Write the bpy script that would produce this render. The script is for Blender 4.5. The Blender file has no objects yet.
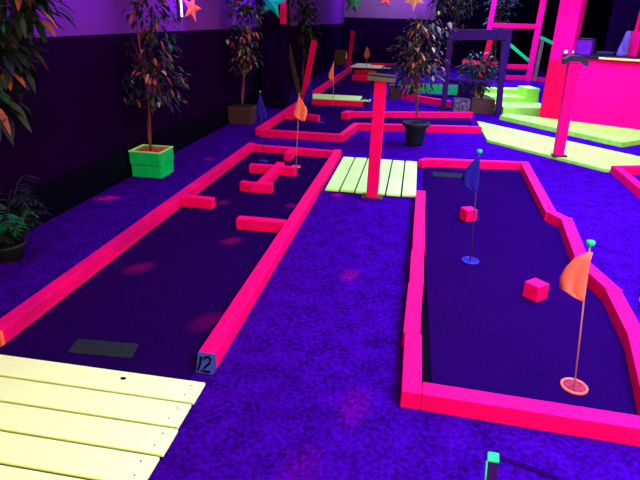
import bpy, bmesh, math, random
from mathutils import Vector, Matrix
random.seed(7)
S = bpy.context.scene
COL = S.collection
V = Vector
ORG = {}

# ------------------------------------------------------------------ materials
def nt_mat(name):
    m = bpy.data.materials.new(name); m.use_nodes = True
    n = m.node_tree.nodes; l = m.node_tree.links
    return m, n, l, n['Principled BSDF']

def mat(name, base, rough=.6, var=.12, scale=14.0, bump=0.0, spec=.3, stretch=(1,1,1), metal=0.0, dark=None):
    m, n, l, b = nt_mat(name)
    tc = n.new('ShaderNodeTexCoord'); mp = n.new('ShaderNodeMapping'); mp.inputs['Scale'].default_value = stretch
    nz = n.new('ShaderNodeTexNoise'); nz.inputs['Scale'].default_value = scale; nz.inputs['Detail'].default_value = 4
    l.new(tc.outputs['Object'], mp.inputs['Vector']); l.new(mp.outputs['Vector'], nz.inputs['Vector'])
    cr = n.new('ShaderNodeValToRGB')
    lo = dark if dark else tuple(c*(1-var) for c in base)
    cr.color_ramp.elements[0].position = .3; cr.color_ramp.elements[1].position = .7
    cr.color_ramp.elements[0].color = (*lo, 1); cr.color_ramp.elements[1].color = (*base, 1)
    l.new(nz.outputs['Fac'], cr.inputs['Fac']); l.new(cr.outputs['Color'], b.inputs['Base Color'])
    b.inputs['Roughness'].default_value = rough
    b.inputs['Specular IOR Level'].default_value = spec
    b.inputs['Metallic'].default_value = metal
    if bump:
        bp = n.new('ShaderNodeBump'); bp.inputs['Strength'].default_value = bump; bp.inputs['Distance'].default_value = .01
        l.new(nz.outputs['Fac'], bp.inputs['Height']); l.new(bp.outputs['Normal'], b.inputs['Normal'])
    return m

def carpet_mat(name, c0, c1, scale, bump, big=1.2, bigamt=.25):
    m, n, l, b = nt_mat(name)
    tc = n.new('ShaderNodeTexCoord')
    nz = n.new('ShaderNodeTexNoise'); nz.inputs['Scale'].default_value = scale; nz.inputs['Detail'].default_value = 6; nz.inputs['Roughness'].default_value = .7
    n2 = n.new('ShaderNodeTexNoise'); n2.inputs['Scale'].default_value = big; n2.inputs['Detail'].default_value = 3
    l.new(tc.outputs['Object'], nz.inputs['Vector']); l.new(tc.outputs['Object'], n2.inputs['Vector'])
    mx = n.new('ShaderNodeMath'); mx.operation = 'MULTIPLY_ADD'; mx.inputs[1].default_value = bigamt
    l.new(n2.outputs['Fac'], mx.inputs[0]); l.new(nz.outputs['Fac'], mx.inputs[2])
    cr = n.new('ShaderNodeValToRGB')
    cr.color_ramp.elements[0].position = .42+bigamt*.3; cr.color_ramp.elements[1].position = .66+bigamt*.5
    cr.color_ramp.elements[0].color = (*c0, 1); cr.color_ramp.elements[1].color = (*c1, 1)
    l.new(mx.outputs[0], cr.inputs['Fac']); l.new(cr.outputs['Color'], b.inputs['Base Color'])
    b.inputs['Roughness'].default_value = .95; b.inputs['Specular IOR Level'].default_value = 0
    bp = n.new('ShaderNodeBump'); bp.inputs['Strength'].default_value = bump; bp.inputs['Distance'].default_value = .02
    l.new(nz.outputs['Fac'], bp.inputs['Height']); l.new(bp.outputs['Normal'], b.inputs['Normal'])
    return m

def glow(name, col, strength):
    m, n, l, b = nt_mat(name)
    b.inputs['Base Color'].default_value = (*col, 1)
    b.inputs['Emission Color'].default_value = (*col, 1); b.inputs['Emission Strength'].default_value = strength
    return m

PINK   = mat('pink_paint',   (.97,.0008,.088), .6, .12, 9, .15, .04, (1,1,1))
PINKP  = mat('patchy_pink_paint', (.97,.0008,.10), .65, .12, 5, .2, .04, (1,.5,1), dark=(.60,.002,.08))  # pink with darker blotches at random
MAG    = mat('magenta_paint',(.97,.0008,.15), .6, .06, 4, .05, .04)
REDP   = mat('red_paint',    (.95,.001,.045), .6, .08, 6, .05, .04)
PALE   = mat('pale_yellow_paint', (.92,.995,.28), .6, .06, 7, .1, .2, (1,6,1))
LIME   = mat('lime_paint',   (.44,.99,.065), .6, .22, 3.5, .1, .2, (1,3,1))
MINT   = mat('pale_lime_paint', (.60,.99,.17), .6, .15, 5, .1, .2)
GREEN  = mat('green_paint',  (.001,.58,.095), .55, .2, 9, .15, .08)
TEAL   = mat('teal_paint',   (.005,.62,.09), .5, .1, 9, .0, .2)
ORANGE = mat('orange_cloth', (.97,.155,.065), .8, .08, 30, .1, .1)
BLUE   = mat('blue_cloth',   (.018,.008,.20), .8, .15, 30, .1, .1)
BLUEP  = mat('blue_plastic', (.02,.012,.24), .5, .1, 30, .0, .2)
ORCUP  = mat('orange_plastic',(.97,.13,.05), .45, .05, 30, .0, .3)
CUPIN  = mat('cup_inside',   (.40,.01,.02), .6, .7, 40, .0, .2)
WHITE  = mat('white_paint',  (.8,.8,.25), .6, .1, 20)
NUMBLUE= mat('dark_blue_paint', (.025,.045,.20), .5, .2, 20)
INK    = mat('black_ink',    (.003,.002,.006), .8, 0, 5, 0, 0)
CARPET = carpet_mat('shag_carpet', (.013,.0004,.045), (.066,.001,.235), 42, 1.0, 8, .36)
MATM   = carpet_mat('putting_felt', (.009,.0006,.028), (.018,.0009,.040), 60, .35, .8, .6)
FAR    = carpet_mat('far_felt', (.011,.0007,.03), (.022,.0009,.05), 60, .35, .8, .5)
TEE    = mat('tee_rubber',   (.02,.023,.02), .9, .2, 60, .3, .0)
WALLD  = mat('dark_wall_paint', (.0105,.0004,.022), .8, .2, 1.2, .03, 0)
WALLU  = mat('violet_wall_paint', (.16,.022,.27), .8, .12, 1.5, .03, .02)
WALLG  = mat('grey_wall_paint', (.22,.12,.19), .8, .12, 2.5, .03, .1)
DARKG  = mat('plinth_paint', (.0014,.0007,.0055), .6, .3, 2, .05, .04)
TIMBER = mat('dark_timber',  (.04,.005,.07), .65, .35, 5, .25, .05, (6,6,1))
BROWN  = mat('brown_wood',   (.085,.028,.018), .65, .35, 6, .3, .2, (1,1,5))
BARK   = mat('bark',         (.22,.045,.04), .8, .4, 18, .6, .1, (1,1,.3))
BARKD  = mat('dark_bark',    (.12,.05,.03), .8, .4, 18, .6, .1, (1,1,.3))
SOIL   = mat('orange_mulch', (.9,.10,.06), .95, .7, 28, 1.0, .05)
SOILD  = mat('dark_soil',    (.03,.018,.012), .95, .6, 28, 1.0, .05)
POTD   = mat('dark_plastic', (.014,.013,.014), .5, .2, 8, .05, .15)
CAPD   = mat('dark_grey_board', (.015,.015,.016), .6, .25, 12, .1, .05)
CAPB   = mat('tan_board',    (.17,.10,.05), .6, .25, 12, .1, .2)
COUNT  = mat('dark_worktop', (.012,.004,.02), .45, .3, 9, .02, .2)
EDGE   = mat('pale_edge',    (.95,.62,.11), .5, .06, 9, 0, .2)
VIOLET = mat('violet_plastic', (.17,.008,.28), .5, .2, 6, .03, .1)
CLOTHV = mat('violet_cloth', (.2,.1,.36), .85, .4, 12, .5, .1)
METAL  = mat('pole_metal',   (.60,.22,.10), .4, .15, 30, 0, .4)
POLEB  = mat('dark_pole',    (.03,.03,.09), .5, .15, 30, 0, .3)
PATT0  = mat('leaf_print',   (.22,.13,.16), .7, .9, 22, .1, .05, dark=(.008,.002,.02))
STRINGM= mat('string',       (.05,.04,.05), .8, 0, 5)
CEIL   = mat('ceiling_paint',(.012,.008,.012), .9, .2, 2)
L_DK   = mat('leaf_dark_green', (.008,.012,.012), .5, .4, 9, .1, .22)
L_OL   = mat('leaf_olive',   (.035,.045,.018), .5, .4, 9, .1, .22)
L_OR   = mat('leaf_orange',  (.42,.07,.03), .55, .4, 9, .1, .35)
L_TE   = mat('leaf_teal',    (.012,.17,.06), .5, .4, 9, .1, .22)
L_VI   = mat('leaf_violet',  (.03,.006,.03), .5, .4, 9, .1, .15)
L_PA   = mat('leaf_pale',    (.42,.30,.14), .5, .3, 9, .1, .4)

# ------------------------------------------------------------------ mesh builder
class MB:
    def __init__(s): s.bm = bmesh.new(); s.slot = 0
    def _mark(s, faces):
        for f in faces: f.material_index = s.slot
    def prism(s, poly, z0, z1, bevel=0.0):
        bm = s.bm
        # make sure the polygon runs counter-clockwise
        a = sum(poly[i][0]*poly[(i+1) % len(poly)][1]-poly[(i+1) % len(poly)][0]*poly[i][1] for i in range(len(poly)))
        if a < 0: poly = poly[::-1]
        lo = [bm.verts.new((p[0], p[1], z0)) for p in poly]; hi = [bm.verts.new((p[0], p[1], z1)) for p in poly]
        fs = [bm.faces.new(hi), bm.faces.new(lo[::-1])]
        k = len(poly)
        for i in range(k): fs.append(bm.faces.new((lo[i], lo[(i+1) % k], hi[(i+1) % k], hi[i])))
        s._mark(fs)
        if bevel: s._bevel(fs, bevel)
        return s
    def _bevel(s, fs, w):
        es = list({e for f in fs for e in f.edges})
        r = bmesh.ops.bevel(s.bm, geom=es, offset=w, segments=2, affect='EDGES', profile=.6)
        s._mark(r['faces'])
    def hexa(s, pts, bevel=0.0):
        # eight corners: four bottom (ccw from above) then four top
        v = [s.bm.verts.new(p) for p in pts]
        fs = [s.bm.faces.new([v[i] for i in q]) for q in ((3,2,1,0),(4,5,6,7),(0,1,5,4),(1,2,6,5),(2,3,7,6),(3,0,4,7))]
        s._mark(fs)
        if bevel: s._bevel(fs, bevel)
        return s
    def box(s, c, size, rz=0.0, bevel=0.0):
        hx, hy, hz = (q/2 for q in size); M = Matrix.Rotation(rz, 3, 'Z'); c = V(c)
        P = [c+M@V((x*hx, y*hy, z*hz)) for z in (-1,1) for x, y in ((-1,-1),(1,-1),(1,1),(-1,1))]
        return s.hexa(P, bevel)
    def beam(s, a, b, w, h, bevel=0.0, roll=0.0):
        # bar from a to b, width w (sideways) and height h (up), centred on the line
        a, b = V(a), V(b); d = (b-a).normalized()
        up = V((0,0,1)) if abs(d.z) < .95 else V((0,1,0))
        sd = d.cross(up).normalized(); up = sd.cross(d).normalized()
        if roll:
            R = Matrix.Rotation(roll, 3, d); sd = R@sd; up = R@up
        P = [a+sd*w/2-up*h/2, b+sd*w/2-up*h/2, b-sd*w/2-up*h/2, a-sd*w/2-up*h/2]
        Q = [p+up*h for p in P]
        return s.hexa(P+Q, bevel)
    def tube(s, pts, rads, seg=8, caps=True):
        pts = [V(p) for p in pts]; rings = []
        if not hasattr(rads, '__len__'): rads = [rads]*len(pts)
        for i, p in enumerate(pts):
            d = (pts[min(i+1, len(pts)-1)]-pts[max(i-1, 0)]).normalized()
            up = V((0,0,1)) if abs(d.z) < .9 else V((1,0,0))
            x = d.cross(up).normalized(); y = d.cross(x).normalized()
            rings.append([s.bm.verts.new(p+(x*math.cos(t)+y*math.sin(t))*rads[i]) for t in (2*math.pi*k/seg for k in range(seg))])
        fs = []
        for r0, r1 in zip(rings, rings[1:]):
            for k in range(seg):
                f = s.bm.faces.new((r0[k], r0[(k+1) % seg], r1[(k+1) % seg], r1[k])); f.smooth = True; fs.append(f)
        if caps: fs += [s.bm.faces.new(rings[0][::-1]), s.bm.faces.new(rings[-1])]
        s._mark(fs); return s
    def lathe(s, prof, c=(0,0,0), seg=28, closed=True):
        c = V(c); rings = []
        for r, z in prof:
            rings.append([s.bm.verts.new(c+V((r*math.cos(t), r*math.sin(t), z))) for t in (2*math.pi*k/seg for k in range(seg))])
        fs = []
        for r0, r1 in zip(rings, rings[1:]):
            for k in range(seg):
                f = s.bm.faces.new((r0[k], r0[(k+1) % seg], r1[(k+1) % seg], r1[k])); f.smooth = True; fs.append(f)
        if closed: fs += [s.bm.faces.new(rings[0][::-1]), s.bm.faces.new(rings[-1])]
        s._mark(fs); return s
    def sphere(s, c, r, sx=1, sz=1):
        res = bmesh.ops.create_uvsphere(s.bm, u_segments=16, v_segments=10, radius=r, matrix=Matrix.Translation(V(c))@Matrix.Diagonal((sx,sx,sz,1)))
        fs = {f for v in res['verts'] for f in v.link_faces}
        for f in fs: f.smooth = True
        s._mark(fs); return s
    def sheet(s, grid, thick):
        # a cloth: grid of points, given thickness along its local normal
        n = len(grid); m = len(grid[0]); g = [[V(p) for p in r] for r in grid]
        def nrm(i, j):
            a = g[min(i+1,n-1)][j]-g[max(i-1,0)][j]; b = g[i][min(j+1,m-1)]-g[i][max(j-1,0)]
            q = a.cross(b); return q.normalized() if q.length > 1e-9 else V((0,1,0))
        A = [[s.bm.verts.new(g[i][j]+nrm(i,j)*thick/2) for j in range(m)] for i in range(n)]
        B = [[s.bm.verts.new(g[i][j]-nrm(i,j)*thick/2) for j in range(m)] for i in range(n)]
        fs = []
        for i in range(n-1):
            for j in range(m-1):
                fs.append(s.bm.faces.new((A[i][j],A[i+1][j],A[i+1][j+1],A[i][j+1])))
                fs.append(s.bm.faces.new((B[i][j],B[i][j+1],B[i+1][j+1],B[i+1][j])))
        edge = [(i,0) for i in range(n)]+[(n-1,j) for j in range(1,m)]+[(i,m-1) for i in range(n-2,-1,-1)]+[(0,j) for j in range(m-2,0,-1)]
        for k in range(len(edge)):
            a, b = edge[k], edge[(k+1) % len(edge)]
            fs.append(s.bm.faces.new((A[a[0]][a[1]],B[a[0]][a[1]],B[b[0]][b[1]],A[b[0]][b[1]])))
        for f in fs: f.smooth = True
        s._mark(fs); return s
    def build(s, name, mats, parent=None, origin=None):
        me = bpy.data.meshes.new(name)
        org = ORG.get(parent.name, V((0,0,0))) if parent else V(origin if origin else (0,0,0))
        bmesh.ops.translate(s.bm, verts=s.bm.verts, vec=-org)
        s.bm.to_mesh(me); s.bm.free()
        for m in (mats if isinstance(mats, (list, tuple)) else [mats]): me.materials.append(m)
        o = bpy.data.objects.new(name, me); COL.objects.link(o)
        if parent: o.parent = parent
        else: o.location = org
        ORG[o.name] = org
        return o

def tag(o, label, cat, group=None, kind=None):
    if label: o['label'] = label
    if cat: o['category'] = cat
    if group: o['group'] = group
    if kind: o['kind'] = kind
    return o
def thing(name, label, cat, loc, group=None):
    o = bpy.data.objects.new(name, None); COL.objects.link(o); o.empty_display_size = .1
    o.location = loc; ORG[o.name] = V(loc)
    return tag(o, label, cat, group)
def struct(name, mb, m, label, cat):
    return tag(mb.build(name, m), label, cat, kind='structure')
def kids(o): return [c for c in bpy.data.objects if c.parent == o]
def clip(poly, px, py, nx, ny):
    # keep the side where (p - P).n >= 0
    out = []
    for i in range(len(poly)):
        a, b = poly[i], poly[(i+1) % len(poly)]
        da = (a[0]-px)*nx+(a[1]-py)*ny; db = (b[0]-px)*nx+(b[1]-py)*ny
        if da >= 0: out.append(a)
        if da*db < 0:
            t = da/(da-db); out.append((a[0]+t*(b[0]-a[0]), a[1]+t*(b[1]-a[1])))
    return out

RW = .088
NRAIL = [0]
def rail(mb, a, b, w=RW, h=.09, z0=0.0, bev=.005):
    NRAIL[0] += 1; h += .0016*(NRAIL[0] % 4)
    return mb.beam((a[0],a[1],z0+h/2), (b[0],b[1],z0+h/2), w, h, bev)
def strokes(name, lines, m, parent, r=.0045):
    mb = MB()
    for ln in lines: mb.tube(ln, r, 6)
    return mb.build(name, m, parent)

# ------------------------------------------------------------------ setting
struct('floor', MB().box((2.0,9.3,-.05), (9.84,24.4,.1)), CARPET, 'blue violet shag carpet covering the whole floor', 'floor')
w = MB(); w.box((-2.95,9.3,.7), (.1,24.4,1.4))
struct('wall_left', w, WALLD, 'dark painted lower half of the left wall', 'wall')
w = MB(); w.box((-2.95,9.3,2.27), (.1,24.4,1.74))
struct('wall_left_upper', w, WALLU, 'violet painted upper half of the left wall', 'wall')
w = MB(); w.box((2.0,21.55,.81), (9.84,.1,1.62))
struct('wall_back', w, WALLD, 'dark painted lower half of the far back wall', 'wall')
w = MB(); w.box((-1.21,21.55,2.38), (3.42,.1,1.52))
struct('wall_back_upper', w, WALLG, 'grey upper part of the far back wall, on the left', 'wall')
w = MB(); w.box((3.71,21.55,2.38), (6.42,.1,1.52))
struct('wall_back_right', w, WALLD, 'dark upper part of the far back wall, on the right', 'wall')
w = MB(); w.box((6.95,9.3,1.57), (.1,24.4,3.14))
struct('wall_right', w, WALLD, 'dark wall on the far right behind the booth', 'wall')
struct('ceiling', MB().box((2.0,9.3,3.2), (10,24.6,.1)), CEIL, 'dark ceiling above the course', 'ceiling')
w = MB(); w.box((-2.882,3.6,.15), (.036,12.6,.30), bevel=.004)
struct('baseboard_left', w, DARKG, 'tall black plinth board along the foot of the left wall', 'baseboard')
# dark square column against the left wall
w = MB(); w.box((-2.60,10.05,1.57), (.46,.34,3.13), bevel=.01)
struct('trim_1', w, WALLD, 'dark square column standing against the left wall', 'column')
# thin dark strip on the carpet near the camera
w = MB(); w.beam((.46,1.72,.003), (.86,1.59,.003), .02, .006, .002)
struct('trim_2', w, FAR, 'thin dark strip on the carpet at the bottom', 'seam')

# ------------------------------------------------------------------ putting felts
def felt(name, poly, m, label, z=.012):
    return tag(MB().prism(poly, 0.0005, z, .002).build(name, m, origin=(poly[0][0], poly[0][1], 0)), label, 'putting mat')
felt('putting_mat', [(-1.955,1.915),(-.925,1.915),(-.925,6.31),(-1.955,6.36)], MATM, 'dark blue felt inside the long left lane, with a cross-shaped obstacle on it')
M2 = felt('putting_mat', [(.205,2.03),(1.08,2.03),(1.215,2.60),(1.262,3.20),(1.19,3.6),(1.28,4.40),(1.215,4.62),(1.285,6.34),(.19,6.20),(.175,4.2)], MATM, 'dark blue felt inside the right lane, with two pink cubes on it')
MB().prism([(.152,2.022),(1.083,2.022),(1.218,2.60),(1.264,3.20),(1.193,3.6),(1.282,4.40),(1.218,4.62),(1.288,6.352),(.175,6.21)], .0003, .004).build('under_sheet', INK, M2)  # black sheet under the felt, showing as a strip beside the left rail
felt('putting_mat', [(-2.12,7.38),(-1.01,7.38),(-.93,8.26),(1.0,8.60),(1.0,9.86),(-1.0,9.24),(-1.0,10.48),(-2.12,10.48)], FAR, 'dark felt inside the L-shaped middle lane behind the wooden bridge')
felt('putting_mat', [(-2.08,11.4),(-.98,11.4),(-.98,18.2),(-2.08,18.2)], FAR, 'dark felt of the farthest lane beyond the green topped tee')
# tee patches
tag(MB().prism([(-1.60,1.99),(-1.265,2.01),(-1.29,2.13),(-1.62,2.11)], .0125, .016, .001).build('tee_mat', TEE, origin=(-1.4,2.05,0)),
    'small grey tee mat on the felt just past the pale yellow boards', 'tee mat')
tag(MB().prism([(.28,5.80),(.66,5.82),(.66,6.0),(.28,5.98)], .0125, .016, .001).build('tee_mat', TEE, origin=(.5,5.9,0)),
    'small grey tee mat at the far end of the right lane', 'tee mat')

# ------------------------------------------------------------------ left lane border (number 12)
T = thing('lane_border', 'pink timber border of the long left lane, marked 12 at its near right end', 'lane border', (-1.4,4,0), 'pink lane borders')
rail(MB(), (-.875,2.03), (-.875,6.46)).build('rail', PINK, T)
mb = MB(); rail(mb, (-2.0,2.0), (-2.0,3.72)); rail(mb, (-2.003,3.725), (-1.995,6.50)); mb.build('rail', PINKP, T)
rail(MB(), (-1.95,6.41), (-.921,6.36)).build('rail', PINK, T)
for a, b in (((-1.952,4.235),(-1.665,4.225)), ((-1.31,3.825),(-.92,3.825)), ((-1.42,6.02),(-1.42,6.34))):
    rail(MB(), a, b, .082, .088, .013).build('baffle_board', PINK, T)
# number block closing the right rail
B = MB().hexa([(-.920,1.985,.0),(-.832,1.985,.0),(-.832,2.03,.0),(-.920,2.03,.0),(-.918,2.022,.089),(-.832,2.022,.089),(-.832,2.03,.089),(-.918,2.03,.089)]).build('number_block', NUMBLUE, T)
B['label'] = 'dark blue end block with a black hand-painted 12'
def fp(s, t):  # point on the slanted block face
    return (-.920+.088*s, 1.981+.037*t, .089*t)
strokes('painted_number', [[fp(.16,.78),fp(.25,.86),fp(.22,.5),fp(.12,.16)], [fp(.40,.74),fp(.5,.86),fp(.66,.88),fp(.78,.76),fp(.74,.56),fp(.5,.34),fp(.34,.16),fp(.55,.14),fp(.82,.15)]], INK, B, .0056)
B = MB().box((-2.0,1.988,.045), (.086,.022,.088), bevel=.003).build('end_plate', ORCUP, T)
strokes('painted_number', [[(-2.0+.026*math.cos(t), 1.976, .05+.024*math.sin(t)) for t in (k*math.pi/6 for k in range(13))]], INK, B, .008)

# cross-shaped obstacle
T = thing('cross_obstacle', 'pink timber obstacle with two cross bars lying mid-felt in the left lane', 'obstacle', (-1.43,5.1,.013))
mb = MB()
mb.hexa([(-1.60,4.76,.013),(-1.50,4.735,.013),(-1.50,4.82,.013),(-1.60,4.85,.013),(-1.60,4.76,.10),(-1.50,4.735,.10),(-1.50,4.82,.10),(-1.60,4.85,.10)], .005)
rail(mb, (-1.495,4.778), (-1.275,4.80), .085, .088, .013)
mb.build('front_bar', PINK, T)
rail(MB(), (-1.40,4.835), (-1.40,5.62), .085, .088, .013).build('stem', PINK, T)
mb = MB(); rail(mb, (-1.70,5.44), (-1.445,5.44), .085, .088, .013); rail(mb, (-1.355,5.44), (-1.185,5.42), .085, .088, .013)
mb.build('rear_bar', PINK, T)

# ------------------------------------------------------------------ right lane border
T = thing('lane_border', 'pink timber border of the right lane, with a zigzag right side', 'lane border', (.6,4,0), 'pink lane borders')
for a, b in (((.106,1.935),(.106,2.42)), ((.098,2.42),(.112,3.00)), ((.118,3.00),(.120,3.52)), ((.128,3.52),(.130,4.04)), ((.130,4.04),(.142,4.98))):
    rail(MB(), a, b).build('rail', PINK, T)
rail(MB(), (.152,1.977), (1.22,1.93)).build('rail', PINK, T)
mb = MB(); rail(mb, (.20,6.27), (1.39,6.42)); rail(mb, (.14,6.17), (.22,6.29), .07); mb.build('rail', PINK, T)
for a, b in (((1.345,6.46),(1.262,4.62)), ((1.255,4.67),(1.36,4.46)), ((1.357,4.52),(1.247,3.54)), ((1.243,3.60),(1.328,3.17)), ((1.326,3.24),(1.27,2.58)), ((1.277,2.66),(1.13,1.985))):
    rail(MB(), a, b, .092).build('rail', PINK, T)

# loose cubes
def cube(loc, rz, label):
    return tag(MB().box((loc[0],loc[1],.0125+.0525), (.105,.105,.105), rz, .007).build('wooden_cube', PINK, origin=(loc[0],loc[1],.0125)), label, 'cube', 'pink cubes in the right lane')
cube((.55,4.47), .5, 'pink wooden cube beside the blue flag in the right lane')
cube((.855,3.125), .75, 'pink wooden cube nearer the orange flag, larger of the two in view')

# ------------------------------------------------------------------ cups and flags
def cup(loc, m, inner, label, r=.056, z=.0125):
    t = thing('golf_cup', label, 'golf cup', (loc[0],loc[1],z), 'golf cups')
    x, y = loc
    MB().lathe([(r+.006,0),(r+.006,.007),(r+.002,.011),(r-.003,.011),(r-.007,.004),(r-.007,0)], (x,y,z), 32).build('rim', m, t)
    MB().lathe([(.001,.0003),(r-.008,.0003),(r-.008,.006),(r-.018,.002),(.001,.002)], (x,y,z), 28).build('liner', inner, t)
    return t
def flag(foot, top, side, outline, pole_m, cloth, knob_m, label, r=.0045, ang=0.0, z0=.0145, wave=.018, ks=1.0):
    # outline: rows (distance below the pole top, reach one way, reach the other way)
    t = thing('hole_flag', label, 'flag', (foot[0],foot[1],z0), 'hole flags')
    f = V((foot[0],foot[1],z0)); p = V(top)
    MB().tube([f, f.lerp(p,.5), p], r, 8).build('pole', pole_m, t)
    d = V((math.cos(ang), math.sin(ang), 0)); nrm = V((-d.y, d.x, 0)); ax = (f-p).normalized()
    rows = []
    for i, (dd, a, b) in enumerate(outline):
        row = []
        for j in range(9):
            s = a+(b-a)*j/8
            row.append(p+ax*dd+d*s+nrm*(-.009+wave*math.sin(j*1.5+i*.5)*min(1,abs(s)*12)))
        rows.append(row)
    MB().sheet(rows, .003).build('pennant', cloth, t)
    if knob_m:
        MB().lathe([(a*ks, b*ks) for a, b in ((.004,-.005),(.010,.0),(.018,.010),(.017,.022),(.006,.026))], p, 14).build('knob', knob_m, t)
    return t
cup((.87,2.235), ORCUP, CUPIN, 'orange golf cup with bright rim at the near end of the right lane')
flag((.872,2.237), (.790,2.235,.735), -1, [(.025,-.004,.014),(.07,-.055,.008),(.12,-.085,.006),(.175,-.104,.005),(.225,-.102,.004),(.25,-.05,.003),(.265,.0,.004)], METAL, ORANGE, TEAL,
     'drooping orange flag in the orange cup at the near right', r=.0036, ang=-.30, wave=.010)
cup((.50,3.59), BLUEP, BLUE, 'blue golf cup in the middle of the right lane')
flag((.50,3.59), (.46,3.62,.79), -1, [(.02,-.006,.008),(.06,-.04,.010),(.12,-.085,.012),(.17,-.10,.014),(.22,-.10,.012),(.25,-.05,.01),(.26,.01,.012)], POLEB, BLUE, TEAL,
     'dark blue flag with a teal knob in the right lane', ang=-.1)
cup((-1.26,5.78), ORCUP, CUPIN, 'orange golf cup at the far end of the left lane', .045)
flag((-1.26,5.78), (-1.235,5.80,.82), 1, [(.02,-.006,.008),(.08,-.02,.04),(.14,-.04,.085),(.18,-.052,.095),(.23,-.06,.09),(.26,-.01,.085),(.285,.05,.075)], METAL, ORANGE, TEAL,
     'orange flag standing at the far end of the left lane', ang=.15, ks=.55)
cup((-1.69,5.93), BLUEP, BLUE, 'dim blue golf cup in the far left corner of the left lane', .045)
flag((-1.69,5.93), (-1.72,5.95,.80), 1, [(.02,-.006,.008),(.10,-.03,.025),(.18,-.05,.05),(.25,-.06,.065),(.28,-.02,.06),(.29,.03,.065)], POLEB, BLUE, TEAL,
     'dark blue flag in the far left corner of the left lane', ang=.15, ks=.6)
flag((-1.50,10.12), (-1.52,10.12,.86), 1, [(.04,-.01,.006),(.14,-.05,.006),(.22,-.09,.006),(.29,-.10,.004),(.36,-.04,.004)], METAL, ORANGE, None,
     'orange flag on a tall bare pole in the L-shaped middle lane', r=.006, ang=.1)
flag((-2.0,10.25), (-1.98,10.25,.46), 1, [(.02,-.01,.02),(.12,-.05,.05),(.24,-.09,.07),(.36,-.11,.07),(.42,-.08,.06)], POLEB, BLUE, None,
     'small blue flag at the foot of the leaning pink pole', z0=.0)
flag((-1.62,18.05), (-1.64,18.05,.78), 1, [(.04,-.02,.02),(.14,-.06,.06),(.24,-.10,.09),(.32,-.10,.08),(.38,-.04,.03)], METAL, ORANGE, None,
     'farthest orange flag, before the dark back wall', r=.008)

# ------------------------------------------------------------------ boardwalks
T = thing('tee_deck', 'pale yellow board deck at the near left corner', 'deck', (-1.6,1.5,0))
for k in range(7):
    v1 = 1.875-.152*k; r = -.825-(.002,.006,.0,.007,.003,.005,.0)[k]
    pl = MB().box(((r-2.75)/2, v1-.069, .032), (r+2.75, .138, .015), bevel=.003).build('plank', PALE, T)
    for dy in (.035, .10): MB().lathe([(.0035,0),(.0035,.0012)], (r-.05+random.uniform(-.01,.01), v1-dy, .0398), 8).build('nail_head', INK, pl)
    if k == 0:
        kn = MB().lathe([(.0095,0),(.0095,.0012)], (0,0,0), 14)
        for q in kn.bm.verts: q.co = V((q.co.x*1.5-1.205, q.co.y+v1-.05, q.co.z+.0398))
        kn.build('knot', INK, pl)
MB().box((-1.80,1.38,.012), (1.86,.9,.024)).build('joist', POTD, T)
T = thing('board_bridge', 'pale lime board bridge behind the foot of the pink centre post', 'bridge', (-.34,5.5,0))
for k in range(6):
    u = -.79+.1515*k
    MB().box((u+.067, 5.665+(.0,.008,-.006,.005,-.004,.006)[k], .0205), (.134,1.36,.022), bevel=.004).build('plank', MINT, T)
MB().box((-.34,5.665,.005), (.86,1.3,.009)).build('joist', POTD, T)

# ramp path boards
T = thing('ramp_path', 'long lime board path running diagonally in front of the booth', 'path', (1.8,8,0))
d = V((.672,-.740)); nn = V((.740,.672))
for k in range(5):
    o0 = V((1.06,7.92))+nn*(.208*k); o1 = o0+nn*.203
    poly = [tuple(o0-d*2), tuple(o0+d*3.4), tuple(o1+d*3.4), tuple(o1-d*2)]
    poly = clip(poly, 1.085, 8, 1, 0)
    poly = clip(poly, 2.36, 6.58, -.30, .95)
    MB().prism(poly, 0, .04, .003).build('plank', LIME, T)

# third lane border at the right edge
T = thing('lane_border', 'pink border corner of the lane cut off by the right edge', 'lane border', (2.4,6.3,0), 'pink lane borders')
rail(MB(), (2.345,6.50), (3.3,6.83)).build('rail', PINK, T)
rail(MB(), (2.385,6.47), (2.33,4.9)).build('rail', PINK, T)
T = thing('yellow_deck', 'yellow deck corner just beyond the zigzag border at the right edge', 'deck', (1.7,3,0))
for k in range(2):
    MB().box((1.90, 3.115-.152*k, .03), (.82,.14,.03), -.10, .004).build('plank', PALE, T)

# ------------------------------------------------------------------ middle lane
T = thing('lane_border', 'pink border of the L-shaped middle lane behind the wooden bridge', 'lane border', (-1,8.4,0), 'pink lane borders')
for a, b in (((-2.13,7.33),(-.92,7.33)), ((-.95,7.37),(-.86,8.17)), ((-.89,8.21),(1.06,8.55)), ((-1.06,9.28),(1.04,9.95)), ((-2.17,7.38),(-2.17,10.5))):
    rail(MB(), a, b, .09, .10).build('rail', PINK, T)
rail(MB(), (-1.14,9.02), (-1.08,9.30), .12, .12).build('rail_end', PINK, T)
mb = MB()
for i in range(5):
    a = (-2.12+.12*i, 8.75+.06*math.sin(i*.8)); b = (-2.12+.12*(i+1), 8.75+.06*math.sin((i+1)*.8))
    rail(mb, a, b, .08, .09, .0125)
mb.build('curved_baffle', PINK, T)
tag(MB().lathe([(.06,0),(.06,.006),(.05,.008),(.045,.002),(.001,.002)], (-1.46,8.6,.0125), 20).build('golf_cup', BLUEP, origin=(-1.46,8.6,.0125)),
    'faint blue cup on the felt of the L-shaped middle lane', 'golf cup', 'golf cups')

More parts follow.
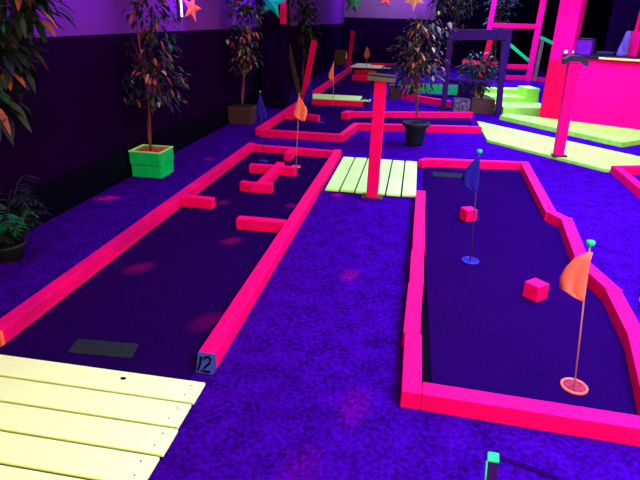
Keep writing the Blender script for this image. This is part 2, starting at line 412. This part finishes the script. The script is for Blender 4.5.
def strip_plate(parent, c, w, lines, tilt=.0):
    p = MB().box((c[0],c[1],c[2]), (w,.26,.012), bevel=.002).build('number_plate', WHITE, parent)
    strokes('painted_marks', [[(c[0]+x*w/2, c[1]+y*.11, c[2]+.0065) for x, y in ln] for ln in lines], INK, p, .016)
T = thing('tee_deck', 'yellow green tee deck with red front, behind the orange flags', 'deck', (-1.6,10.9,0))
for k in range(3): MB().box((-1.62, 10.72+.22*k, .10), (1.10,.21,.03), bevel=.004).build('plank', MINT, T)
rail(MB(), (-2.19,10.55), (-.98,10.55), .09, .10).build('front_board', REDP, T)
MB().box((-1.62,10.94,.042), (1.06,.62,.083)).build('deck_base', POTD, T)
strip_plate(T, (-.95,10.72,.108), .2, [[(-.8,-.7),(-.4,.8),(0,-.6),(.5,.8),(.8,-.8)]])
MB().box((-.95,10.72,.05), (.18,.22,.10)).build('plate_base', POTD, T)
T = thing('lane_border', 'dim pink border of the farthest lane, running to the back wall', 'lane border', (-2.15,15,0), 'pink lane borders')
rail(MB(), (-2.15,11.5), (-2.15,18.2), .10, .12).build('rail', PINK, T)
rail(MB(), (-1.75,15.2), (-1.15,15.2), .10, .13, .0125).build('baffle_board', REDP, T)
rail(MB(), (-1.85,16.7), (-1.2,16.7), .10, .13, .0125).build('baffle_board', REDP, T)
T = thing('tee_deck', 'farthest yellow tee deck with a numbered plate, before the back wall', 'deck', (-1.5,19.2,0))
for k in range(5): MB().box((-1.7+.02*k, 18.45+.31*k, .10), (1.0,.30,.03), bevel=.004).build('plank', PALE, T)
MB().box((-1.65,19.1,.042), (.94,1.5,.083)).build('deck_base', POTD, T)
rail(MB(), (-1.6,19.35), (-.75,19.35), .10, .06, .12).build('cross_board', REDP, T)
MB().box((-.96,18.45,.05), (.42,.24,.10)).build('plate_base', POTD, T)
strip_plate(T, (-.96,18.45,.108), .44, [[(-.7,-.7),(-.6,.8)],[(-.35,.8),(.1,.8),(-.1,-.7)],[(.3,-.8),(.6,.8),(.9,-.8)]])

# ------------------------------------------------------------------ posts
T = thing('scorecard_post', 'pink square post with a tan topped ledge, at the board bridge', 'post', (-.345,5.06,0), 'pink posts with dark ledges')
x, y = -.310, 4.91
mb = MB(); mb.hexa([(x-.062,y-.045,.02),(x+.048,y-.045,.02),(x+.048,y+.05,.02),(x-.062,y+.05,.02),(x-.050,y-.04,1.10),(x+.055,y-.04,1.10),(x+.055,y+.05,1.10),(x-.050,y+.05,1.10)], .006)
mb.build('shaft', PINK, T)
MB().box((x-.005,y,.011), (.20,.12,.018), bevel=.003).build('foot_slab', BROWN, T)  # brown slab in place of the dark shadow at the post's foot
MB().hexa([(x-.11,y-.07,1.10),(x+.13,y-.07,1.085),(x+.13,y+.07,1.09),(x-.11,y+.07,1.105),(x-.11,y-.07,1.137),(x+.13,y-.07,1.125),(x+.13,y+.07,1.13),(x-.11,y+.07,1.142)], .004).build('ledge', CAPB, T)
MB().hexa([(x-.115,y-.07,1.139),(x+.135,y-.07,1.127),(x+.135,y+.08,1.132),(x-.115,y+.08,1.144),(x-.115,y-.07,1.148),(x+.135,y-.07,1.136),(x+.135,y+.08,1.141),(x-.115,y+.08,1.153)], .002).build('top_board', CAPD, T)
T = thing('scorecard_post', 'pink square post with an arched grey cap, in front of the booth', 'post', (1.88,7.2,0), 'pink posts with dark ledges')
x, y = 1.875, 7.10
mb = MB(); mb.hexa([(x-.06,y-.045,.041),(x+.06,y-.045,.041),(x+.06,y+.045,.041),(x-.06,y+.045,.041),(x-.10,y-.045,1.17),(x+.03,y-.045,1.17),(x+.03,y+.045,1.17),(x-.10,y+.045,1.17)], .006)
mb.build('shaft', MAG, T)
mb = MB()
xs = [(-.155,1.15),(-.10,1.19),(.03,1.19),(.115,1.14)]
for (a, za), (b, zb) in zip(xs, xs[1:]):
    mb.hexa([(x+a,y-.07,za),(x+b,y-.07,zb),(x+b,y+.07,zb),(x+a,y+.07,za),(x+a,y-.07,za+.065),(x+b,y-.07,zb+.065),(x+b,y+.07,zb+.065),(x+a,y+.07,za+.065)])
mb.build('cap', mat('grey_cap_paint', (.05,.03,.045), .6, .2, 12, .1, .05), T)
MB().box((x+.01,y,.0505), (.18,.12,.018), bevel=.003).build('foot_slab', POTD, T)
tag(MB().beam((-2.27,11.0,0), (-2.05,11.0,1.165), .105, .105, .006).build('leaning_pole', PINK, origin=(-2.30,11.42,0)), 'pink pole leaning right, before the dark tree on the left', 'pole')
tag(MB().beam((-2.30,18.7,0), (-2.20,18.7,1.21), .12, .12, .006).build('upright_pole', PINK, origin=(-2.40,18.7,0)), 'thin upright pink pole near the far back wall', 'pole')
T = thing('corner_post', 'post on the dark left column, pink above and dark below', 'post', (-2.44,9.83,0))
MB().box((-2.395,9.82,2.31), (.095,.10,1.68), bevel=.005).build('upper_shaft', PINK, T)
MB().box((-2.395,9.82,.735), (.095,.10,1.47), bevel=.005).build('lower_shaft', WALLD, T)
T = thing('wooden_stake', 'dark stake with a green painted top at the bottom edge', 'stake', (.37,1.40,0))
MB().hexa([(.345,1.30,0),(.378,1.30,0),(.378,1.335,0),(.345,1.335,0),(.338,1.375,.297),(.372,1.375,.297),(.376,1.41,.297),(.342,1.41,.297)], .002).build('shaft', TIMBER, T)
MB().hexa([(.336,1.373,.297),(.373,1.373,.297),(.378,1.413,.297),(.342,1.413,.297),(.336,1.373,.304),(.373,1.373,.304),(.378,1.413,.304),(.342,1.413,.304)], .003).build('painted_top', TEAL, T)
MB().tube([(.345,1.345,.17),(.338,1.362,.24),(.336,1.376,.297)], [.0035,.003,.003], 8).build('paint_drip', TEAL, T)

# ------------------------------------------------------------------ plants
def leaf(mb, p, d, L, W, droop=.35, up=V((0,0,1))):
    d = d.normalized(); s = d.cross(up)
    if s.length < 1e-3: s = V((1,0,0))
    s.normalize(); n = s.cross(d).normalized()
    rows = [(0,.05),(.22,.75),(.5,1.0),(.78,.62),(1,.03)]
    prev = None
    for t, w in rows:
        c = p+d*(L*t)-V((0,0,1))*(droop*L*t*t)
        a = [mb.bm.verts.new(c+s*(W*w*.5)+n*(W*w*.16)), mb.bm.verts.new(c), mb.bm.verts.new(c-s*(W*w*.5)+n*(W*w*.16))]
        if prev:
            for i in range(2):
                f = mb.bm.faces.new((prev[i],prev[i+1],a[i+1],a[i])); f.material_index = mb.slot; f.smooth = True
        prev = a
MIX = [L_DK, L_OL, L_OR, L_TE, L_VI, L_PA]
def rand_dir():
    while True:
        q = V((random.uniform(-1,1),random.uniform(-1,1),random.uniform(-1,1)))
        if .05 < q.length < 1: return q.normalized()
def tree(name, label, base, ztrunk, blobs, nleaf, L, weights, pot, bark=BARK, lean=(0,0), tr=.017, group='potted indoor trees', soil_z=.22, xmin=-2.87, branches=26, ymax=99):
    T = thing(name, label, 'potted tree', base, group)
    x, y, z = base
    pot(T, x, y)
    mb = MB(); pts = []; top = max(b[2]+b[5]*.5 for b in blobs)
    tp = lambda h: V((x+lean[0]*h/top+.018*math.sin(h*4+x*3), y+lean[1]*h/top+.015*math.cos(h*5+x), h))
    hs = [soil_z+(top-soil_z)*i/12 for i in range(13)]
    mb.tube([tp(h) for h in hs], [tr*(1-.6*i/12) for i in range(13)], 8)
    h2 = [h for h in hs if h < ztrunk+.35]
    mb.tube([tp(h)+V((.022*math.sin(h*9),.022*math.cos(h*9),0)) for h in h2], [tr*.7]*len(h2), 7)
    fol = MB()
    vol = [b[3]*b[4]*b[5] for b in blobs]
    for i in range(branches):
        b = random.choices(blobs, vol)[0]; q = rand_dir()
        e = V((max(xmin, b[0]+q.x*b[3]*.8), min(ymax, b[1]+q.y*b[4]*.8), b[2]+q.z*b[5]*.8))
        s = tp(max(ztrunk*.9, e.z-.25*random.random()-.1))
        m_ = s.lerp(e,.5)+V((0,0,.05))
        mb.tube([s, m_, e], [tr*.35,tr*.25,tr*.12], 5)
    mb.build('trunk', bark, T)
    for i in range(nleaf):
        b = random.choices(blobs, vol)[0]; q = rand_dir(); r = random.random()**.45
        p = V((b[0]+q.x*b[3]*r, b[1]+q.y*b[4]*r, b[2]+q.z*b[5]*r))
        p.x = max(p.x, xmin); p.y = min(p.y, ymax)
        dd = V((q.x+random.uniform(-.6,.6), q.y+random.uniform(-.6,.6), random.uniform(-1.0,.35)))
        if p.x < xmin+L: dd.x = abs(dd.x)*.6+.05
        fol.slot = random.choices(range(6), weights)[0]
        k = random.uniform(.7,1.25)
        leaf(fol, p, dd, L*k, L*k*.42)
    fol.build('foliage', MIX, T)
    return T
def green_planter(T, x, y):
    w, dp = .165, .15
    for i in range(2):
        z0 = .004+i*.135; g = .012*(i)
        mb = MB(); k0 = .007*(1-i)
        for a, b in (((-w+k0,-dp+k0),(w-k0,-dp+k0)), ((w-k0,-dp+k0),(w-k0,dp-k0)), ((w-k0,dp-k0),(-w+k0,dp-k0)), ((-w+k0,dp-k0),(-w+k0,-dp+k0))):
            mb.beam((x+a[0],y+a[1],z0+.065), (x+b[0],y+b[1],z0+.065), .02, .128, .004)
        mb.build('board_ring', GREEN, T)
    mb = MB()
    for a, b in (((-w-.01,-dp),(w+.01,-dp)), ((w,-dp-.01),(w,dp+.01)), ((w+.01,dp),(-w-.01,dp)), ((-w,dp+.01),(-w,-dp-.01))):
        mb.beam((x+a[0],y+a[1],.276), (x+b[0],y+b[1],.274), .022, .010, .002)
    mb.build('rim', MINT, T)
    MB().box((x,y,.135), (.29,.26,.25)).build('mulch', SOIL, T)
def wood_planter(T, x, y):
    MB().hexa([(x-.18,y-.15,0),(x+.18,y-.15,0),(x+.18,y+.15,0),(x-.18,y+.15,0),(x-.20,y-.17,.27),(x+.20,y-.17,.27),(x+.20,y+.17,.27),(x-.20,y+.17,.27)], .01).build('pot', BROWN, T)
    MB().box((x,y,.262), (.36,.30,.03), bevel=.008).build('soil', SOILD, T)
def round_pot(T, x, y):
    MB().lathe([(.11,0),(.125,.03),(.145,.24),(.185,.27),(.19,.31),(.165,.315),(.15,.27)], (x,y,0), 28).build('pot', POTD, T)
    mb = MB(); mb.lathe([(.14,.23),(.15,.285),(.08,.30),(.01,.305)], (x,y,0), 24); mb.build('soil', SOILD, T)
def small_pot(T, x, y):
    MB().lathe([(.12,0),(.15,.24),(.17,.25),(.17,.28),(.15,.285)], (x,y,0), 20).build('pot', POTD, T)

W1 = (58,14,8,5,12,3)
tree('potted_tree', 'slim leafy tree in a bright green wooden planter by the left wall', (-2.68,5.13,0), .75,
     [(-2.60,5.2,1.28,.30,.26,.20),(-2.62,5.2,1.00,.34,.28,.22),(-2.60,5.15,.80,.36,.24,.10),(-2.58,5.2,1.62,.25,.22,.22),(-2.6,5.2,2.0,.25,.24,.25)], 820, .078, W1, green_planter, lean=(.02,-.05), tr=.013)
tree('potted_tree', 'leafy tree in a brown wooden pot by the left wall, second from the camera', (-2.68,8.25,0), .85,
     [(-2.62,8.2,1.28,.28,.28,.32),(-2.60,8.2,1.0,.24,.25,.24),(-2.55,8.2,1.72,.33,.3,.22),(-2.55,8.2,2.1,.3,.3,.25)], 820, .088, (50,12,14,6,12,6), wood_planter, lean=(.06,0))
tree('potted_tree', 'bushy tree in a round dark pot behind the pink centre post', (.055,7.42,0), .80,
     [(.0,7.5,1.22,.36,.32,.30),(.12,7.5,1.0,.30,.3,.22),(-.12,7.5,.95,.24,.25,.20),(.05,7.5,1.52,.26,.26,.16),(-.05,7.5,.74,.28,.22,.08),(.3,7.55,1.48,.12,.14,.16)], 900, .082, (54,9,14,2,16,5), round_pot, lean=(-.06,0), soil_z=.29, tr=.012)
tree('potted_tree', 'dark tree in the far left corner behind the leaning pink pole', (-2.55,12.3,0), .9,
     [(-2.52,12.3,1.75,.33,.35,.45),(-2.50,12.3,1.25,.30,.3,.28),(-2.5,12.3,.85,.25,.22,.2)], 520, .10, (84,8,0,3,5,0), small_pot, bark=BARKD, tr=.02)
tree('potted_tree', 'dim tree behind the dark timber arbor, beside the bushy one', (.80,14.3,0), .9,
     [(.95,14.3,1.95,.33,.3,.36),(.85,14.3,1.35,.3,.3,.3),(.4,14.2,1.95,.28,.25,.3)], 520, .10, (76,8,2,9,3,2), small_pot, bark=BARKD)
tree('potted_tree', 'dim tree seen through the upper opening of the pink gate', (1.95,15.1,0), .9,
     [(1.98,15.1,2.1,.42,.3,.35),(1.9,15.1,1.5,.35,.3,.35)], 420, .12, (70,8,2,14,2,4), small_pot, bark=BARKD)
tree('potted_tree', 'nearest tree, dark drooping leaves at the upper left corner', (-2.70,2.50,0), .8,
     [(-2.66,3.4,1.66,.28,.28,.18),(-2.62,3.3,1.9,.36,.3,.2),(-2.72,3.3,1.34,.16,.3,.20),(-2.75,3.2,1.02,.12,.25,.17)], 640, .125, (62,12,14,11,1,0), small_pot, bark=BARKD, xmin=-2.86, lean=(0,.45))

# fern on the carpet at the left
T = thing('potted_fern', 'dark fern with arching fronds on the carpet at the left edge', 'fern', (-2.66,2.93,0))
MB().lathe([(.08,0),(.10,.09),(.115,.10),(.115,.12),(.10,.12),(.085,.09)], (-2.66,2.93,0), 20).build('pot', POTD, T)
for k in range(26):
    a = 2*math.pi*k/26+.2; R = random.uniform(.20,.34); H = random.uniform(.05,.46)
    mb = MB(); mb.slot = 0
    c = V((-2.66,2.93,.10)); dx = V((math.cos(a)*(1 if math.cos(a) > 0 else .5), math.sin(a), 0))
    pts = [c+dx*(R*t)+V((0,0,H*math.sin(min(1,t)*2.2)/.81*.8)) for t in (i/10 for i in range(11))]
    pts = [V((max(q.x,-2.84), q.y, q.z)) for q in pts]
    mb.tube(pts, [.004]*11, 5)
    mb.slot = random.choices((0,1,3,2),(8,3,1.2,.5))[0]
    sd = V((-dx.y,dx.x,0)).normalized()
    for i in range(2,11):
        w_ = .115*(1-abs(i-4)/9)
        for sgn in (-1,1): leaf(mb, pts[i], sd*sgn+dx*.5, w_, w_*.26, .3)
    mb.build('frond', [L_DK, L_OL, L_OR, L_TE], T)

# planter boxes and bush behind the tree in the round pot
T = thing('planter_box', 'brown wooden planter box with a dark bush beside the timber arbor', 'planter', (1.28,10.6,0))
MB().box((1.275,10.62,.13), (.42,.30,.26), bevel=.008).build('box', BROWN, T)
mb = MB()
for i in range(14):
    q = rand_dir(); e = V((1.15+q.x*.3, 10.62+q.y*.14, .7+abs(q.z)*.3))
    mb.tube([(1.25,10.62,.25), ((1.25+e.x)/2,10.62,.55), e], [.008,.006,.003], 5)
mb.build('stems', BARKD, T)
fol = MB()
for i in range(620):
    q = rand_dir(); r = random.random()**.5
    p = V((1.14+q.x*.38*r, 10.64+q.y*.15*r, .72+q.z*.40*r))
    fol.slot = random.choices(range(6), (72,16,2,4,4,2))[0]
    leaf(fol, p, V((q.x,q.y,random.uniform(-.6,.8))), .11, .042)
fol.build('foliage', MIX, T)
tag(MB().box((.875,10.5,.13), (.30,.24,.26), .05, .006).build('patterned_box', PATT0, origin=(.92,10.5,0)), 'small box with a mottled pale pattern beside the wooden planter', 'box')
T = thing('wooden_crate', 'small brown crate left of the tree in the round pot', 'crate', (-.42,11.9,0))
MB().box((-.42,11.9,.14), (.26,.22,.28), .1, .008).build('body', BROWN, T)
MB().box((-.42,11.9,.29), (.28,.24,.02), .1, .004).build('lid', BROWN, T)

# boards behind
T = thing('low_bench', 'low bench with a bright green front board behind the bushy tree', 'bench', (.35,12.5,0))
MB().beam((-.16,12.5,.185), (.93,12.5,.175), .035, .20, .005).build('front_board', TEAL, T)
MB().box((.38,12.67,.27), (1.1,.30,.03), bevel=.004).build('seat', TIMBER, T)
for x in (-.1,.86): MB().box((x,12.67,.13), (.08,.26,.25)).build('leg', TIMBER, T)
tag(MB().beam((-.24,11.35,.15), (.70,10.85,.093), .09, .12, .005).build('loose_rail', PINK, origin=(.2,11.1,0)), 'pink rail lying slanted before the green fronted bench', 'rail')
tag(MB().box((.62,10.95,.016), (.22,.22,.03), .3, .004).build('rail_support', POTD, origin=(.62,11.0,0)), 'dark block propping up the slanted pink rail', 'block')
bpy.data.objects['loose_rail'].location.z += 0.0

# ------------------------------------------------------------------ timber frame
T = thing('timber_arbor', 'dark violet timber arbor of two posts and a beam, by the lime path', 'arbor', (1.1,10.3,0))
MB().beam((.50,10.3,1.37), (1.545,10.3,1.40), .09, .17, .006).build('beam', TIMBER, T)
MB().beam((.55,10.3,0), (.53,10.3,1.275), .10, .10, .006).build('post', TIMBER, T)
MB().beam((1.545,10.3,0), (1.46,10.3,1.295), .10, .10, .006).build('post', TIMBER, T)
MB().beam((.58,10.3,.62), (1.47,10.3,.60), .05, .03, .004).build('rung', TIMBER, T)

# ------------------------------------------------------------------ pink gate and stairs
T = thing('stair_landing', 'lime painted steps rising to a violet landing beside the booth', 'stairs', (2.0,11,0))
P0 = V((1.63,10.36,0)); e2 = V((.975,.22,0)); n2 = V((-.22,.975,0))
def q4(s0, s1, t0, t1): return [tuple((P0+e2*s+n2*t).xy) for s, t in ((s0,t0),(s1,t0),(s1,t1),(s0,t1))]
MB().prism(q4(0,.95,0,.7), 0, .16, .004).build('step', LIME, T)
MB().prism(q4(0,.95,.7,1.25), 0, .25, .004).build('step', LIME, T)
MB().prism(q4(0,.95,1.25,1.6), 0, .335, .004).build('step', LIME, T)
MB().prism(q4(-.05,1.3,1.605,3.5), 0, .35, .004).build('landing', CARPET, T)
mb = MB(); 
for s in (.15,.85): mb.prism(q4(s-.004,s+.004,.02,.68), .1602, .162)
mb.build('seam', POTD, T)
MB().prism(q4(.70,.95,.72,1.2), .2505, .42, .004).build('side_cheek', LIME, T)
T = thing('timber_gate', 'pink timber gate with slanted green slats above the steps', 'gate', (2.0,13.3,.35))
g = lambda u, z: (u, 13.2+.238*(u-1.55), z)
MB().beam(g(1.50,1.42), g(1.56,2.6), .10, .09, .005).build('post', MAG, T)
MB().beam(g(2.56,.352), g(2.61,2.6), .12, .10, .005).build('post', MAG, T)
MB().beam(g(2.70,.352), g(2.73,1.25), .08, .08, .005).build('brace_post', CAPB, T)
for z, u0, u1 in ((1.53,1.55,2.53),(.665,1.95,2.52),(.42,1.95,2.52)):
    MB().beam(g(u0,z), g(u1,z), .06, .10, .004).build('bar', PINK, T)
MB().beam(g(2.64,.42), g(3.05,.37), .06, .10, .004).build('bar', PINK, T)
MB().beam(g(2.02,1.13), g(2.50,.80), .03, .07, .004).build('green_slat', TEAL, T)
MB().beam(g(2.66,1.31), g(3.0,1.18), .03, .07, .004).build('green_slat', TEAL, T)
MB().beam(g(1.97,.352), g(1.97,1.48), .10, .08, .004).build('dark_post', TIMBER, T)
tag(MB().beam((1.52,14.05,.0), (1.66,14.05,1.20), .12, .08, .005).build('slanted_board', REDP, origin=(1.6,13.9,0)), 'red board leaning behind the bush and timber arbor', 'board')
T = thing('barrier_rail', 'red rail on two dark legs far behind the dark bush', 'rail', (1.5,14.4,0))
MB().beam((1.10,14.4,.66), (1.95,14.4,.64), .06, .09, .005).build('top_rail', REDP, T)
for x in (1.12,1.92): MB().box((x,14.4,.305), (.07,.07,.60)).build('leg', TIMBER, T)

# ------------------------------------------------------------------ booth
O = V((2.25,9.96,0)); eb = V((.884,-.468,0)); nb = V((-.468,-.884,0)); RB = math.atan2(eb.y, eb.x)
def bp(s, t, z=0.0): return O+eb*s+nb*t+V((0,0,z))
def bq(s0, s1, t0, t1): return [tuple(bp(s,t).xy) for s, t in ((s0,t0),(s1,t0),(s1,t1),(s0,t1))]
T = thing('booth_deck', 'yellow board deck at the foot of the pink booth', 'deck', tuple(bp(.5,.4)))
ed = 13
for k in range(ed):
    s0 = -.63+.178*k; s1 = s0+.174
    f = lambda s: .37+.444*(s+.63) if s < 1.53 else max(.3, 1.33-3.2*(s-1.53))
    poly = [tuple(bp(s0,.01).xy), tuple(bp(s1,.01).xy), tuple(bp(s1,f(s1)).xy), tuple(bp(s0,f(s0)).xy)]
    MB().prism(poly, .0, .075, .003).build('plank', LIME, T)
T = thing('booth_pillar', 'tall pink pillar at the left corner of the booth', 'pillar', tuple(bp(.1,-.15)))
MB().prism(bq(-.07,.265,-.32,-.005), 1.03, 3.12, .006).build('upper_shaft', MAG, T)
MB().prism(bq(-.07,.265,-.32,-.005), 0, 1.027, .006).build('lower_shaft', REDP, T)['label'] = 'redder lower shaft'
T = thing('booth_counter', 'bright pink booth counter with a dark worktop', 'counter', tuple(bp(1.4,-.3)))
MB().prism(bq(.27,2.6,-.12,-.005), 0, 1.09, .006).build('front_panel', MAG, T)
MB().prism(bq(.27,2.6,-.70,.04), 1.093, 1.135, .006).build('worktop', COUNT, T)
MB().prism(bq(.13,.268,-.0,.04), 1.093, 1.135, .004).build('worktop_end', COUNT, T)
MB().prism(bq(.70,2.6,.041,.055), 1.095, 1.125, .002).build('edge_strip', EDGE, T)
T = thing('booth_post', 'slim pink post at the right side of the booth opening', 'post', tuple(bp(1.1,-.5)))
MB().prism(bq(1.00,1.14,-.62,-.50), 1.137, 1.52, .004).build('lower_panel', MAG, T)
MB().hexa([tuple(bp(1.02,-.6,1.521)),tuple(bp(1.07,-.6,1.521)),tuple(bp(1.07,-.53,1.521)),tuple(bp(1.02,-.53,1.521)),tuple(bp(1.06,-.6,3.1)),tuple(bp(1.12,-.6,3.1)),tuple(bp(1.12,-.53,3.1)),tuple(bp(1.06,-.53,3.1))][::1], .003).build('upper_shaft', PINK, T)
T = thing('storage_bin', 'violet box standing on the booth counter beside the pillar', 'box', tuple(bp(.38,-.25,1.136)))
c0 = [bp(.24,-.18), bp(.51,-.18), bp(.51,-.40), bp(.24,-.40)]
MB().prism([tuple(p.xy) for p in c0], 1.1365, 1.37, .012).build('body', VIOLET, T)
MB().prism(bq(.228,.522,-.412,-.168), 1.371, 1.39, .005).build('lid', COUNT, T)
for k, s in enumerate((.17,.255)):
    p = bp(s, -.01 if k == 0 else -.06, 1.136+.032)
    tag(MB().sphere(p, .032).build('golf_ball', mat('white_ball_paint_%s' % 'ab'[k], (.95,.95,.5), .3, 0, 5), origin=(p.x,p.y,1.136)), ('white golf ball on the worktop end, nearest the pink pillar','white golf ball on the worktop just in front of the violet box')[k], 'golf ball', 'golf balls on the booth counter')
tag(MB().prism(bq(.60,.86,-.36,-.12), 1.137, 1.20, .012).build('counter_tray', COUNT, origin=tuple(bp(.77,-.24,1.137))), 'dark shallow tray on the booth counter', 'tray')
rows = []
for i in range(9):
    t = i/8; wd = .035+.055*t
    rows.append([bp(.985-.03*t+wd*math.cos(a)*1.0, -.33+.06*math.sin(a)*(1+.4*math.sin(3*a+i)), 1.52-.38*t) for a in [k*math.pi/10-.0 for k in range(0,21)]])
tag(MB().sheet(rows, .006).build('draped_cloth', CLOTHV, origin=tuple(bp(.97,-.33,1.14))), 'pale violet cloth bunched upright on the booth counter', 'cloth')
w = MB(); w.prism(bq(.3,4.0,-2.3,-2.2), 0, 3.13)
struct('wall_booth', w, WALLD, 'dark wall inside the pink booth', 'wall')

# ------------------------------------------------------------------ odds and ends
T = thing('floor_speaker', 'small dark box speaker with a pale edge before the back wall', 'speaker', (-2.2,16,0))
MB().box((-2.2,16.0,.545), (.33,.28,.39), bevel=.01).build('cabinet', BROWN, T)
MB().box((-2.02,15.86,.60), (.03,.03,.16), bevel=.003).build('side_label', WHITE, T)
MB().box((-2.2,16.0,.33), (.26,.22,.03)).build('stand_top', POTD, T)
MB().tube([(-2.2,16.0,.0),(-2.2,16.0,.33)], .03, 10).build('stand_pole', POTD, T)
tag(MB().beam((-2.50,11.75,.0), (-2.76,11.75,1.05), .09, .04, .004).build('leaning_plank', BARKD, origin=(-2.5,11.75,0)), 'dark brown plank leaning against the left wall past the column', 'plank')

def star(c, R, ang, m, label, face=0.0, wallx=False, string_to=None):
    T = thing('star_ornament', label, 'star', c, 'star ornaments')
    d = V((math.cos(face), math.sin(face), 0)); n = V((-d.y,d.x,0)); c = V(c); mb = MB()
    bm = mb.bm
    ring = [c+(d*math.sin(ang+k*math.pi/5)+V((0,0,1))*math.cos(ang+k*math.pi/5))*(R if k % 2 == 0 else R*.40) for k in range(10)]
    vs = [bm.verts.new(p) for p in ring]; a = bm.verts.new(c+n*R*.14); b = bm.verts.new(c-n*R*.14)
    for k in range(10):
        bm.faces.new((vs[k], vs[(k+1) % 10], a)); bm.faces.new((vs[(k+1) % 10], vs[k], b))
    bmesh.ops.recalc_face_normals(bm, faces=bm.faces)
    mb.build('star_body', m, T)
    if string_to: MB().tube([c+V((0,0,R*.9)), V((c.x,c.y,string_to))], .003, 5).build('string', STRINGM, T)
STARP = mat('pale_pink_foil', (.97,.35,.16), .5, .1, 9)
STARG = mat('dim_green_foil', (.04,.36,.06), .6, .3, 9)
star((-2.53,9.55,1.82), .29, .15, GREEN, 'bright green star hanging before the dark column', 0, string_to=3.15)
star((-2.50,21.40,2.12), .33, .2, STARG, 'dim green star near the top of the back wall', 0, string_to=3.15)
star((-1.35,21.40,2.30), .30, .1, ORANGE, 'small orange star at the top of the back wall', 0, string_to=3.15)
star((-.15,10.0,1.92), .19, .65, STARP, 'pale pink star hanging above the bushy tree', -.1, string_to=3.15)
star((-2.80,6.75,1.66), .17, .3, ORANGE, 'orange star beside the left wall, between two potted trees', 1.2, string_to=3.15)
star((-2.50,7.55,2.0), .16, .2, STARP, 'pale pink star among the upper leaves of the second tree', .5, string_to=3.15)

# ultraviolet tube on the left wall
T = thing('ultraviolet_lamp', 'thin glowing violet lamp upright on the left wall behind the first tree', 'lamp', (-2.87,6.55,1.52))
MB().box((-2.886,6.55,1.84), (.032,.06,.64), bevel=.004).build('housing', POTD, T)
MB().tube([(-2.852,6.55,1.56),(-2.852,6.55,2.12)], .011, 10).build('tube', glow('ultraviolet_tube', (.45,.35,1.0), 6.0), T)

# ------------------------------------------------------------------ light
def area(loc, tgt, size, col, p, name='light'):
    L = bpy.data.lights.new(name, 'AREA'); L.shape = 'RECTANGLE'; L.size, L.size_y = size; L.color = col; L.energy = p
    o = bpy.data.objects.new(name, L); COL.objects.link(o); o.location = loc
    o.rotation_euler = (V(tgt)-V(loc)).to_track_quat('-Z','Y').to_euler(); return o
def point(loc, col, p, r=.06):
    L = bpy.data.lights.new('lamp', 'POINT'); L.color = col; L.energy = p; L.shadow_soft_size = r
    o = bpy.data.objects.new('lamp', L); COL.objects.link(o); o.location = loc
def spot(loc, tgt, col, p, ang, blend=.5, r=.02):
    L = bpy.data.lights.new('spot', 'SPOT'); L.color = col; L.energy = p; L.spot_size = ang; L.spot_blend = blend; L.shadow_soft_size = r
    o = bpy.data.objects.new('spot', L); COL.objects.link(o); o.location = loc
    o.rotation_euler = (V(tgt)-V(loc)).to_track_quat('-Z','Y').to_euler()
UV = (.20,.235,1.0)      # black light: mostly violet blue
FILL = (.92,1.0,.55)    # colour of the added overhead fill light
K = 1.0
for v in (1.2, 4.6, 8.2, 12.0, 16.5):
    area((1.95,v,3.08), (1.95,v,0), (2.4,1.6), UV, 390*K, 'black_light_panel').data.spread = math.radians(128)
for v in (2.5, 7.5, 13.0):
    area((.6,v,3.09), (.6,v,0), (3.0,1.6), FILL, 74*K, 'overhead_fill')  # unseen fill added overhead to brighten the painted boards
area((1.2,-2.4,2.2), (.4,4,.2), (4,1.6), (1.0,.84,.42), 285*K, 'front_fill')
area((5.6,4.5,2.6), (0,6,.2), (2.5,1.5), (1.0,.80,.45), 170*K, 'side_fill')
point((-2.66,6.55,1.95), (.35,.08,1.0), 26, .1)
point((-2.5,9.2,2.15), (.08,.03,1.0), 60, .1)
area((-2.2,3.6,3.0), (-2.95,3.6,2.3), (4.5,.12), (.32,.09,1.0), 120, 'wall_washer')
point((-1.2,20.0,2.6), (.45,.30,1.0), 170, .2)
point((-.1,20.9,2.5), (.30,.06,1.0), 70, .2)
for x, y, pw in ((-2.72,4.28,9000),(-1.73,2.95,9000),(-1.28,3.54,9000),(-1.04,2.4,8000),(-.32,3.2,5500),(-.66,4.91,5500),(-.14,1.9,4500),(-1.65,4.38,6000),(-1.02,4.45,6000),(-2.35,5.9,3000),(-.3,1.5,3000)):
    spot((.4,6.2,2.95), (x,y,0), (1,.03,.07), pw*1.25, math.radians(2.0), 1.0)
point(tuple(bp(1.0,-1.3,2.5)), (.12,.05,1.0), 30, .2)  # dim blue light added to lift the dark booth interior
W = bpy.data.worlds.new('world'); S.world = W; W.use_nodes = True
W.node_tree.nodes['Background'].inputs[0].default_value = (.45,.35,1.0,1); W.node_tree.nodes['Background'].inputs[1].default_value = .25

# ------------------------------------------------------------------ camera
YAW = math.atan(.166)
fw = V((.0107626,-.38745343,.92182645)); rt = V((.99961442,.02776707,0)); dn = V((-.02559642,.92147101,.38760289))
def w2(c):  # camera axis (x right, y down, z forward) expressed in the room's axes
    a, b, z = c.dot(rt), c.dot(fw), -c.dot(dn)
    return V((a*math.cos(YAW)-b*math.sin(YAW), a*math.sin(YAW)+b*math.cos(YAW), z))
X = w2(V((1,0,0))); Y = w2(V((0,-1,0))); Z = w2(V((0,0,-1)))
cd = bpy.data.cameras.new('camera'); co = bpy.data.objects.new('camera', cd); COL.objects.link(co)
co.matrix_world = Matrix(((X.x,Y.x,Z.x,0),(X.y,Y.y,Z.y,0),(X.z,Y.z,Z.z,1.6),(0,0,0,1)))
cd.sensor_fit = 'HORIZONTAL'; cd.sensor_width = 36; cd.lens = 530/640*36; cd.clip_start = .05
S.camera = co
S.view_settings.view_transform = 'Standard'; S.view_settings.look = 'None'; S.view_settings.exposure = 0; S.view_settings.gamma = 1
S.view_settings.use_curve_mapping = False
